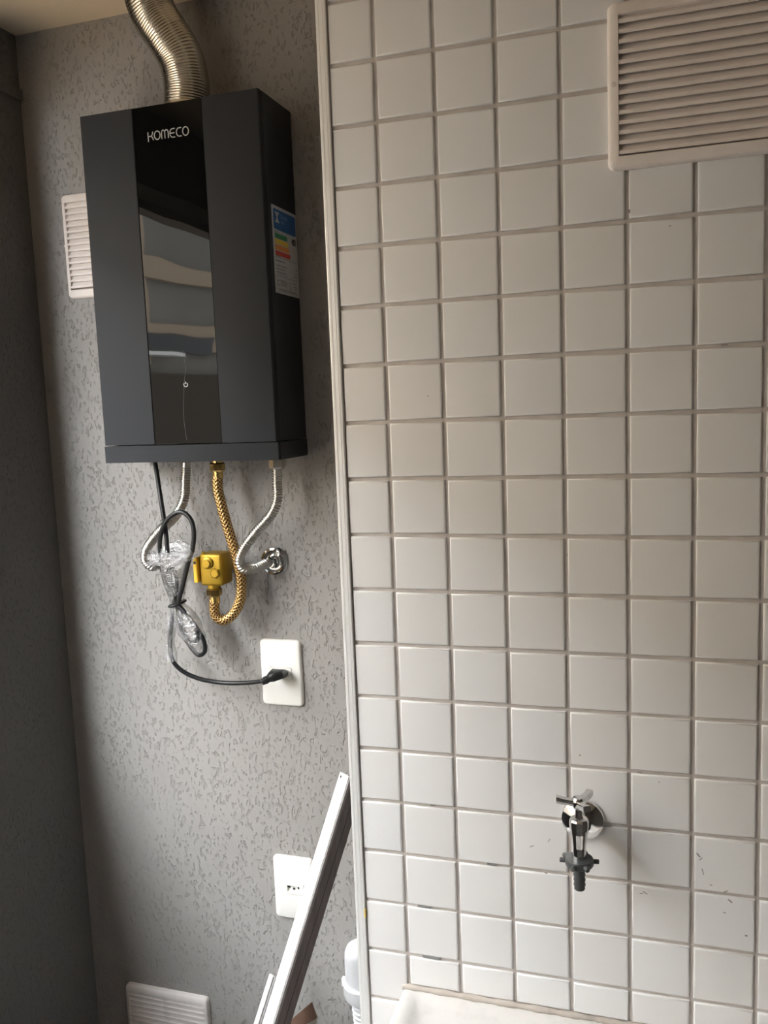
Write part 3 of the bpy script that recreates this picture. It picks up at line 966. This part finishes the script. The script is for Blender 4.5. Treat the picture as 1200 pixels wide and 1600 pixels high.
# ------------------------------------------------------------------ power cord with its bundle
cord = thing('power_cord', 'black power cord bundled in clear plastic film and plugged into the outlet', 'cord', (-0.4290, 0.245, HZ0))
R_C = 0.0040
path = [(-0.4321, 0.2450, 1.6190), (-0.4260, 0.2400, 1.5924), (-0.4131, 0.2260, 1.5489), (-0.4057, 0.2220, 1.4991), (-0.4050, 0.2220, 1.4597), (-0.4072, 0.2280, 1.4131), (-0.3990, 0.2320, 1.3689),
        (-0.3790, 0.2280, 1.3487), (-0.3592, 0.2260, 1.3271), (-0.3483, 0.2280, 1.3029), (-0.3506, 0.2320, 1.2844), (-0.3648, 0.2360, 1.2761), (-0.3804, 0.2380, 1.2881), (-0.3941, 0.2380, 1.3108), (-0.4011, 0.2360, 1.3389),
        (-0.4067, 0.2400, 1.3644), (-0.4187, 0.2360, 1.3939), (-0.4241, 0.2320, 1.4256), (-0.4226, 0.2260, 1.4621), (-0.4097, 0.2140, 1.4980), (-0.3914, 0.2120, 1.5240), (-0.3670, 0.2120, 1.5340), (-0.3505, 0.2120, 1.5230), (-0.3449, 0.2120, 1.4989), (-0.3505, 0.2140, 1.4719),
        (-0.3640, 0.2160, 1.4390), (-0.3793, 0.2200, 1.4007), (-0.3903, 0.2220, 1.3715), (-0.3874, 0.2200, 1.3435), (-0.3805, 0.2220, 1.3157), (-0.3713, 0.2240, 1.3018), (-0.3582, 0.2240, 1.3081), (-0.3592, 0.2220, 1.3304), (-0.3776, 0.2220, 1.3548),
        (-0.3939, 0.2220, 1.3737), (-0.3995, 0.2200, 1.4002), (-0.4081, 0.2220, 1.4200), (-0.4105, 0.2280, 1.4358), (-0.4058, 0.2400, 1.4256), (-0.4056, 0.2440, 1.3925), (-0.4148, 0.2440, 1.3574), (-0.4232, 0.2440, 1.3161), (-0.4272, 0.2440, 1.2806), (-0.4248, 0.2460, 1.2600), (-0.4116, 0.2500, 1.2417),
        (-0.3822, 0.2580, 1.2254), (-0.3419, 0.2660, 1.2176), (-0.2888, 0.2620, 1.2216), (-0.2463, 0.2500, 1.2316)]
bm = bmesh.new()
sweep(bm, path, R_C, seg=10, step=0.003)
link('cable', bm, 'cable', cord, smooth=True)
# plug: strain relief, tapered body
p0 = Vector((-0.2493, 0.2510, 1.2305))
p1 = Vector((-0.2375, 0.2580, 1.2365))
p2 = Vector((-0.2296, 0.2680, 1.2402))
p3 = Vector((-0.2352, 0.2930, 1.2335))
bm = bmesh.new()
def plug_ring(c, ax, w, h, r):
    ax = ax.normalized()
    e1 = ax.cross(Vector((0, 0, 1))).normalized()
    e2 = e1.cross(ax)
    return [c + e1 * u + e2 * v for u, v in rrect(w, h, r, 3)]
a1 = (p2 - p0).normalized()
rings = [plug_ring(p0 - a1 * 0.004, a1, 0.011, 0.011, 0.005), plug_ring(p0 + a1 * 0.004, a1, 0.014, 0.013, 0.005), plug_ring(p0 + a1 * 0.009, a1, 0.013, 0.012, 0.005), plug_ring(p1, a1, 0.021, 0.0155, 0.005),
         plug_ring(p2, (a1 + Vector((0, 0.9, 0))), 0.0285, 0.0165, 0.005), plug_ring(p2.lerp(p3, 0.55), Vector((0, 1, 0)), 0.0300, 0.0150, 0.0055), plug_ring(p3, Vector((0, 1, 0)), 0.0290, 0.0125, 0.0055)]
loops(bm, rings, True, True)
link('plug', bm, 'cable', cord, smooth=True, autosmooth=42)
# black twist tie
bm = bmesh.new()
tc_ = Vector((-0.3977, 0.2300, 1.3694))
ring = []
for i in range(17):
    a = 2 * PI * i / 16
    ring.append(tc_ + Vector((0.0135 * math.cos(a), 0.0165 * math.sin(a), 0.0016 * math.sin(a + 0.8) + 0.0025 * math.cos(a))))
sweep(bm, ring, 0.0024, seg=6, step=0.002)
link('twist_tie', bm, 'cable', cord, smooth=True)

# crumpled clear film round the bundle
def film(name, centre, profile, seg=26, seed=0, crumple=0.0022):
    """profile: list of (point, half width, half depth)"""
    rr = random.Random(seed)
    ph = [rr.uniform(0, 6.28) for _ in range(8)]
    bm = bmesh.new()
    pts_, _t = catmull([p for p, _, _ in profile], 0.003)
    k = len(pts_)
    rings = []
    for i, c in enumerate(pts_):
        f = i / (k - 1) * (len(profile) - 1)
        j = min(int(f), len(profile) - 2)
        q = f - j
        w = profile[j][1] * (1 - q) + profile[j + 1][1] * q
        d = profile[j][2] * (1 - q) + profile[j + 1][2] * q
        t_ = (pts_[min(i + 1, k - 1)] - pts_[max(i - 1, 0)]).normalized()
        e1 = Vector((0, 1, 0)).cross(t_).normalized()
        ring = []
        for s in range(seg):
            a = 2 * PI * s / seg
            n1 = math.sin(3 * a + 0.9 * i * 0.35 + ph[0]) + 0.8 * math.sin(5 * a - 0.5 * i * 0.5 + ph[1]) + 0.6 * math.sin(8 * a + i * 0.8 + ph[2])
            n1 += rr.uniform(-0.9, 0.9)
            m_ = 1 + 0.0
            u = math.cos(a) * (w * m_ + n1 * crumple * 0.6)
            v = math.sin(a) * (d * m_ + n1 * crumple * 0.6)
            ring.append(c + e1 * u + Vector((0, 1, 0)) * v + t_ * (n1 * crumple * 0.3))
        rings.append(ring)
    loops(bm, rings)
    return link(name, bm, 'film', cord)
film('plastic_sleeve', None, [(Vector((-0.3895, 0.2260, 1.4626)), 0.026, 0.018), (Vector((-0.3948, 0.2280, 1.4418)), 0.030, 0.020), (Vector((-0.3978, 0.2300, 1.4186)), 0.025, 0.019), (Vector((-0.3980, 0.2310, 1.3898)), 0.016, 0.016), (Vector((-0.3983, 0.2310, 1.3703)), 0.010, 0.013)], seed=3)
film('plastic_sleeve', None, [(Vector((-0.3984, 0.2310, 1.3680)), 0.010, 0.013), (Vector((-0.3850, 0.2290, 1.3448)), 0.020, 0.015), (Vector((-0.3706, 0.2290, 1.3166)), 0.026, 0.015), (Vector((-0.3625, 0.2300, 1.2959)), 0.019, 0.013), (Vector((-0.3600, 0.2310, 1.2853)), 0.010, 0.010)], seed=5, crumple=0.0016)
film('plastic_sleeve', None, [(Vector((-0.4129, 0.2430, 1.3577)), 0.006, 0.007), (Vector((-0.4227, 0.2440, 1.3220)), 0.008, 0.008), (Vector((-0.4263, 0.2440, 1.2924)), 0.008, 0.008), (Vector((-0.4272, 0.2450, 1.2720)), 0.006, 0.007), (Vector((-0.4289, 0.2450, 1.2672)), 0.011, 0.009), (Vector((-0.4295, 0.2450, 1.2589)), 0.013, 0.010)], seed=8, crumple=0.0014)
# film band twisted across the loops, reaching back to the left hose
film('plastic_sleeve', None, [(Vector((-0.4440, 0.2260, 1.4516)), 0.012, 0.010), (Vector((-0.4086, 0.2120, 1.4491)), 0.011, 0.012), (Vector((-0.3783, 0.2060, 1.4518)), 0.011, 0.012), (Vector((-0.3553, 0.2100, 1.4593)), 0.009, 0.010), (Vector((-0.3497, 0.2160, 1.4649)), 0.006, 0.006)], seed=11)
film('plastic_sleeve', None, [(Vector((-0.4028, 0.2280, 1.4700)), 0.008, 0.006), (Vector((-0.3811, 0.2260, 1.4729)), 0.010, 0.007), (Vector((-0.3641, 0.2260, 1.4652)), 0.008, 0.006)], seed=14, crumple=0.0018)

# ------------------------------------------------------------------ garden tap on the tiles
tap = thing('garden_tap', 'chrome wall tap with grey hose barb on the white tiles above the sink', 'tap', (0.3173, 0.0, 1.1654))
ty = -TH
FXc, FZc = 0.3173, 1.1654
bm = bmesh.new()
lathe(bm, [(0.0268, 0), (0.0272, 0.0025), (0.0262, 0.0050), (0.0175, 0.0125), (0.0115, 0.0145), (0.0115, 0.0165)], (FXc, ty, FZc), (0, -1, 0), 48)
link('wall_flange', bm, 'chrome', tap, smooth=True, autosmooth=24)
AX, AY = 0.3178, -0.062
bm = bmesh.new()
lathe(bm, [(0.0095, 0), (0.0095, 0.040)], (FXc, ty - 0.014, FZc + 0.002), (0, -1, 0), 24)
link('inlet', bm, 'chrome', tap, smooth=True, autosmooth=40)
bm = bmesh.new()
sweep(bm, [(AX, AY, 1.1900), (AX, AY, 1.1760), (AX, AY - 0.0006, 1.1620), (AX, AY - 0.001, 1.1480), (AX, AY - 0.001, 1.1400)],
      lambda s, t: 0.0105 if s < 0.014 else (0.0105 - 0.0022 * min(1, (s - 0.014) / 0.018) if s < 0.034 else 0.0083), seg=28, step=0.001)
link('body', bm, 'chrome', tap, smooth=True)
bm = bmesh.new()
lathe(bm, [(0.0112, 0), (0.0112, 0.0030), (0.0118, 0.0035), (0.0118, 0.0120), (0.0105, 0.0140), (0.0060, 0.0150), (0.0048, 0.020), (0.0048, 0.029)], (AX, AY, 1.1800), (0, 0, 1), 10)
link('bonnet', bm, 'chrome', tap, smooth=True, autosmooth=30)
# handle: hub and three curved arms
hub = Vector((AX - 0.0005, AY, 1.2130))
bm = bmesh.new()
lathe(bm, [(0.0062, -0.006), (0.0080, -0.001), (0.0085, 0.004), (0.0060, 0.008), (0.0015, 0.0088)], hub, (0, 0, 1), 24)
for ang in (188, 62, -62):
    a = math.radians(ang)
    d = Vector((math.cos(a), math.sin(a), 0))
    s_ = Vector((-math.sin(a), math.cos(a), 0))
    rings = []
    for q, w, h, dz in ((0.002, 0.0120, 0.0090, 0.001), (0.010, 0.0095, 0.0078, 0.0020), (0.018, 0.0088, 0.0078, 0.0030), (0.0250, 0.0094, 0.0086, 0.0048), (0.0264, 0.0086, 0.0078, 0.0050)):
        rings.append([hub + d * q + s_ * u + Vector((0, 0, v + dz)) for u, v in rrect(w, h, 0.0016, 2)])
    loops(bm, rings, True, True)
link('handle', bm, 'chrome', tap, smooth=True, autosmooth=38)
bm = bmesh.new()
lathe(bm, [(0.0090, 0.0), (0.0165, 0.0005), (0.0172, 0.0020), (0.0172, 0.0075), (0.0160, 0.0095), (0.0085, 0.0110)], (AX, AY - 0.001, 1.1440), (0, 0, -1), 28)
nut = link('collar_nut', bm, 'grey_plastic', tap, smooth=True, autosmooth=35)
for ang in (10, 75, 150, 185, 255, 300):
    a = math.radians(ang)
    bm = bmesh.new()
    lathe(bm, [(0.0030, 0), (0.0030, 0.0078), (0.0024, 0.0086)], (AX + 0.0150 * math.cos(a), AY - 0.001 + 0.0150 * math.sin(a), 1.1395), (math.cos(a), math.sin(a), 0), 10)
    link('lug', bm, 'grey_plastic', nut, smooth=True, autosmooth=40)
bm = bmesh.new()
prof = [(0.0070, 0)]
for i in range(4):
    prof += [(0.0064, 0.0012 + i * 0.0064), (0.0074, 0.0055 + i * 0.0064), (0.0064, 0.0060 + i * 0.0064)]
prof += [(0.0066, 0.0300), (0.0058, 0.0310)]
lathe(bm, prof, (AX, AY - 0.001, 1.1340), (0, 0, -1), 24)
link('hose_barb', bm, 'grey_plastic', tap, smooth=True, autosmooth=40)

# ------------------------------------------------------------------ laundry sink
sink = thing('laundry_sink', 'white moulded laundry sink against the tiled wall, only its back left corner showing', 'sink', (0.37, -TH, 0.55))
SX0, SX1, SY0, SY1 = 0.0672, 0.672, -0.500, -0.0005
cxs, cys = (SX0 + SX1) / 2, (SY0 + SY1) / 2
def sink_ring(x0, x1, y0, y1, r, z):
    return [Vector(((x0 + x1) / 2 + u, (y0 + y1) / 2 + v, z)) for u, v in rrect(x1 - x0, y1 - y0, r, 7)]
bm = bmesh.new()
T = SINK_TOP
rings = [sink_ring(SX0 + 0.03, SX1 - 0.03, SY0 + 0.03, SY1 - 0.004, 0.03, T - 0.30),
         sink_ring(SX0 + 0.012, SX1 - 0.012, SY0 + 0.012, SY1 - 0.002, 0.02, T - 0.045),
         sink_ring(SX0, SX1, SY0, SY1, 0.006, T - 0.040),
         sink_ring(SX0, SX1, SY0, SY1, 0.006, T - 0.004),
         sink_ring(SX0 + 0.0015, SX1 - 0.0015, SY0 + 0.0015, SY1 - 0.0004, 0.005, T - 0.001),
         sink_ring(SX0 + 0.004, SX1 - 0.004, SY0 + 0.004, SY1 - 0.0008, 0.004, T),
         sink_ring(SX0 + 0.018, SX1 - 0.018, SY0 + 0.018, SY1 - 0.012, 0.006, T - 0.0006),
         sink_ring(SX0 + 0.024, SX1 - 0.024, SY0 + 0.024, SY1 - 0.016, 0.012, T - 0.0035),
         sink_ring(SX0 + 0.030, SX1 - 0.030, SY0 + 0.030, SY1 - 0.024, 0.016, T - 0.0065),
         sink_ring(SX0 + 0.050, SX1 - 0.050, SY0 + 0.050, SY1 - 0.080, 0.03, T - 0.0080),
         sink_ring(SX0 + 0.060, SX1 - 0.060, SY0 + 0.055, SY1 - 0.095, 0.04, T - 0.020),
         sink_ring(SX0 + 0.085, SX1 - 0.085, SY0 + 0.080, SY1 - 0.120, 0.05, T - 0.24),
         sink_ring(SX0 + 0.120, SX1 - 0.120, SY0 + 0.115, SY1 - 0.155, 0.05, T - 0.265)]
loops(bm, rings, True, True)
link('basin', bm, 'sink', sink, smooth=True, autosmooth=60)
bm = bmesh.new()
lathe(bm, [(0.028, 0), (0.028, 0.003), (0.020, 0.004), (0.019, 0.001)], (cxs, cys - 0.01, T - 0.2655), (0, 0, 1), 24)
link('drain', bm, 'chrome', sink, smooth=True, autosmooth=40)
for sx_ in (SX0 + 0.12, SX1 - 0.12):
    bm = bmesh.new()
    box(bm, sx_ - 0.015, sx_ + 0.015, -0.40, -0.003, T - 0.335, T - 0.301)
    box(bm, sx_ - 0.015, sx_ + 0.015, -0.03, -0.0005, T - 0.60, T - 0.335)
    link('bracket', bm, 'sink', sink)

# ------------------------------------------------------------------ leaning profiles and cardboard
def lean(name, label, mat_face, mat_side, top, base, wf, ws, ang):
    """a length of profile; wf is the pale face, ws the dark side, turned by ang about its own axis"""
    top, base = Vector(top), Vector(base)
    ax = (top - base).normalized()
    L = (top - base).length
    nf = Vector((math.sin(math.radians(ang)), -math.cos(math.radians(ang)), 0))
    nf = (nf - ax * nf.dot(ax)).normalized()      # outward normal of the pale face
    ns = nf.cross(ax)
    if ns.x < 0:
        ns = -ns                                   # outward normal of the dark side, towards the right
    t = thing(name, label, 'profile', tuple(base))
    def prism(pn, mat, a0, a1, b0, b1, l0=0.0, l1=L, bev=True):
        # a along ns (0 = the shared edge, negative to the left), b along -nf
        ring = [(a0, b0), (a1, b0), (a1, b1), (a0, b1)]
        bm = bmesh.new()
        loops(bm, [[base + ns * a - nf * b_ + ax * s for a, b_ in ring] for s in (l0, l1)], True, True)
        if bev:
            bmesh.ops.bevel(bm, geom=bm.edges[:], offset=0.0006, segments=1, affect='EDGES')
        return link(pn, bm, mat, t)
    return t, prism, L

t, prism, L = lean('leaning_profile', 'long white and brown door trim leaning across the lower outlet', None, None, (-0.0824, 0.2150, 1.0872), (-0.3785, -0.1649, 0.0000), 0.026, 0.040, -28)
prism('white_face', 'white_alu', -0.0255, -0.0030, 0.0, 0.006)
prism('edge_strip', 'edge_grey', -0.0030, -0.0004, 0.0012, 0.007, 0.0, L - 0.001)
b_ = prism('brown_side', 'brown', -0.0240, 0.0, 0.0062, 0.0400, 0.0, L - 0.003)
b_['label'] = 'dark brown wood-look side'
prism('groove', 'hole', -0.0002, 0.0003, 0.0230, 0.0240, 0.0, L - 0.004, False)
prism('screw_hole', 'hole', -0.0215, -0.0185, -0.0002, 0.0012, L - 0.0085, L - 0.0045, False)

t, prism, L = lean('leaning_profile', 'short slim white profile with a grooved edge just left of the long leaning trim', None, None, (-0.2300, 0.2000, 0.7027), (-0.4353, 0.0028, 0.0), 0.016, 0.02, -28)
prism('white_face', 'white_alu', -0.0245, -0.0140, 0.0, 0.005)
prism('edge_strip', 'edge_grey', -0.0140, -0.0060, 0.003, 0.012)
prism('edge_lip', 'edge_grey', -0.0095, -0.0080, 0.0010, 0.004, 0.0, L - 0.001)
prism('back', 'edge_grey', -0.0235, -0.0080, 0.005, 0.018, 0.0, L - 0.002)

# bent piece of cardboard behind the profile
q = [(-0.2103, 0.1650, 0.6432), (-0.1513, 0.1650, 0.7020), (-0.1427, 0.1650, 0.6754), (-0.1641, 0.1650, 0.6594), (-0.1763, 0.1650, 0.6093), (-0.2325, 0.1650, 0.5734)]
card = thing('cardboard_scrap', 'torn brown cardboard scrap sticking out beside the foot of the leaning trim', 'cardboard', (q[4][0], q[4][1], 0.0))
bm = bmesh.new()
qv = [Vector(p) for p in q]
nrm = (qv[1] - qv[0]).cross(qv[2] - qv[0]).normalized() * 0.0015
loops(bm, [[p + nrm for p in qv], [p - nrm for p in qv]], True, True)
link('sheet', bm, 'card', card)
bm = bmesh.new()
q2 = [Vector((-0.1659, 0.1690, 0.6561)), Vector((-0.1445, 0.1690, 0.6721)), Vector((-0.1553, 0.1690, 0.6105)), Vector((-0.1782, 0.1690, 0.6058))]
nrm2 = (q2[1] - q2[0]).cross(q2[2] - q2[0]).normalized() * 0.001
f0 = [Vector((q2[3].x, q2[3].y, 0.0)), Vector((q2[2].x, q2[2].y, 0.0))]
ring = [q2[0], q2[1], q2[2], f0[1], f0[0], q2[3]]
loops(bm, [[p + nrm2 for p in ring], [p - nrm2 for p in ring]], True, True)
link('torn_flap', bm, 'card_edge', card)

# ------------------------------------------------------------------ white pvc trap on the wall beside the corner profile
PX, PY = -0.0905, 0.252
pv = thing('pvc_trap', 'white plastic drain cap with ribbed pipe, half hidden by the corner profile', 'pipe', (PX, YB, 0.60))
bm = bmesh.new()
lathe(bm, [(0.008, 0.7640), (0.018, 0.7625), (0.0255, 0.757), (0.0292, 0.748), (0.0300, 0.738), (0.0300, 0.690)][::-1], (PX, PY, 0.0), (0, 0, 1), 36)
link('cap', bm, 'pvc', pv, smooth=True, autosmooth=50)
bm = bmesh.new()
lathe(bm, [(0.0240, 0.6600), (0.0320, 0.6640), (0.0342, 0.6720), (0.0348, 0.6900), (0.0330, 0.6920)], (PX, PY, 0.0), (0, 0, 1), 36)
box(bm, PX - 0.0385, PX - 0.032, PY - 0.004, PY + 0.004, 0.677, 0.693, bevel=0.001)
link('collar', bm, 'pvc', pv, smooth=True, autosmooth=40)
bm = bmesh.new()
prof = [(0.0215, 0.6600)]
z = 0.656
while z > 0.600:
    prof += [(0.0215 - (0.660 - z) * 0.06, z), (0.0190 - (0.660 - z) * 0.06, z - 0.0015), (0.0190 - (0.660 - z) * 0.06, z - 0.006)]
    prof += [(0.0215 - (0.660 - z) * 0.06, z - 0.0075)]
    z -= 0.0095
lathe(bm, prof, (PX, PY, 0.0), (0, 0, 1), 28)
link('ribbed_pipe', bm, 'pvc', pv, smooth=True, autosmooth=50)
bm = bmesh.new()
lathe(bm, [(0.014, 0), (0.014, 0.05)], (PX, PY, 0.722), (0, 1, 0), 20)
link('wall_stub', bm, 'pvc', pv, smooth=True, autosmooth=40)
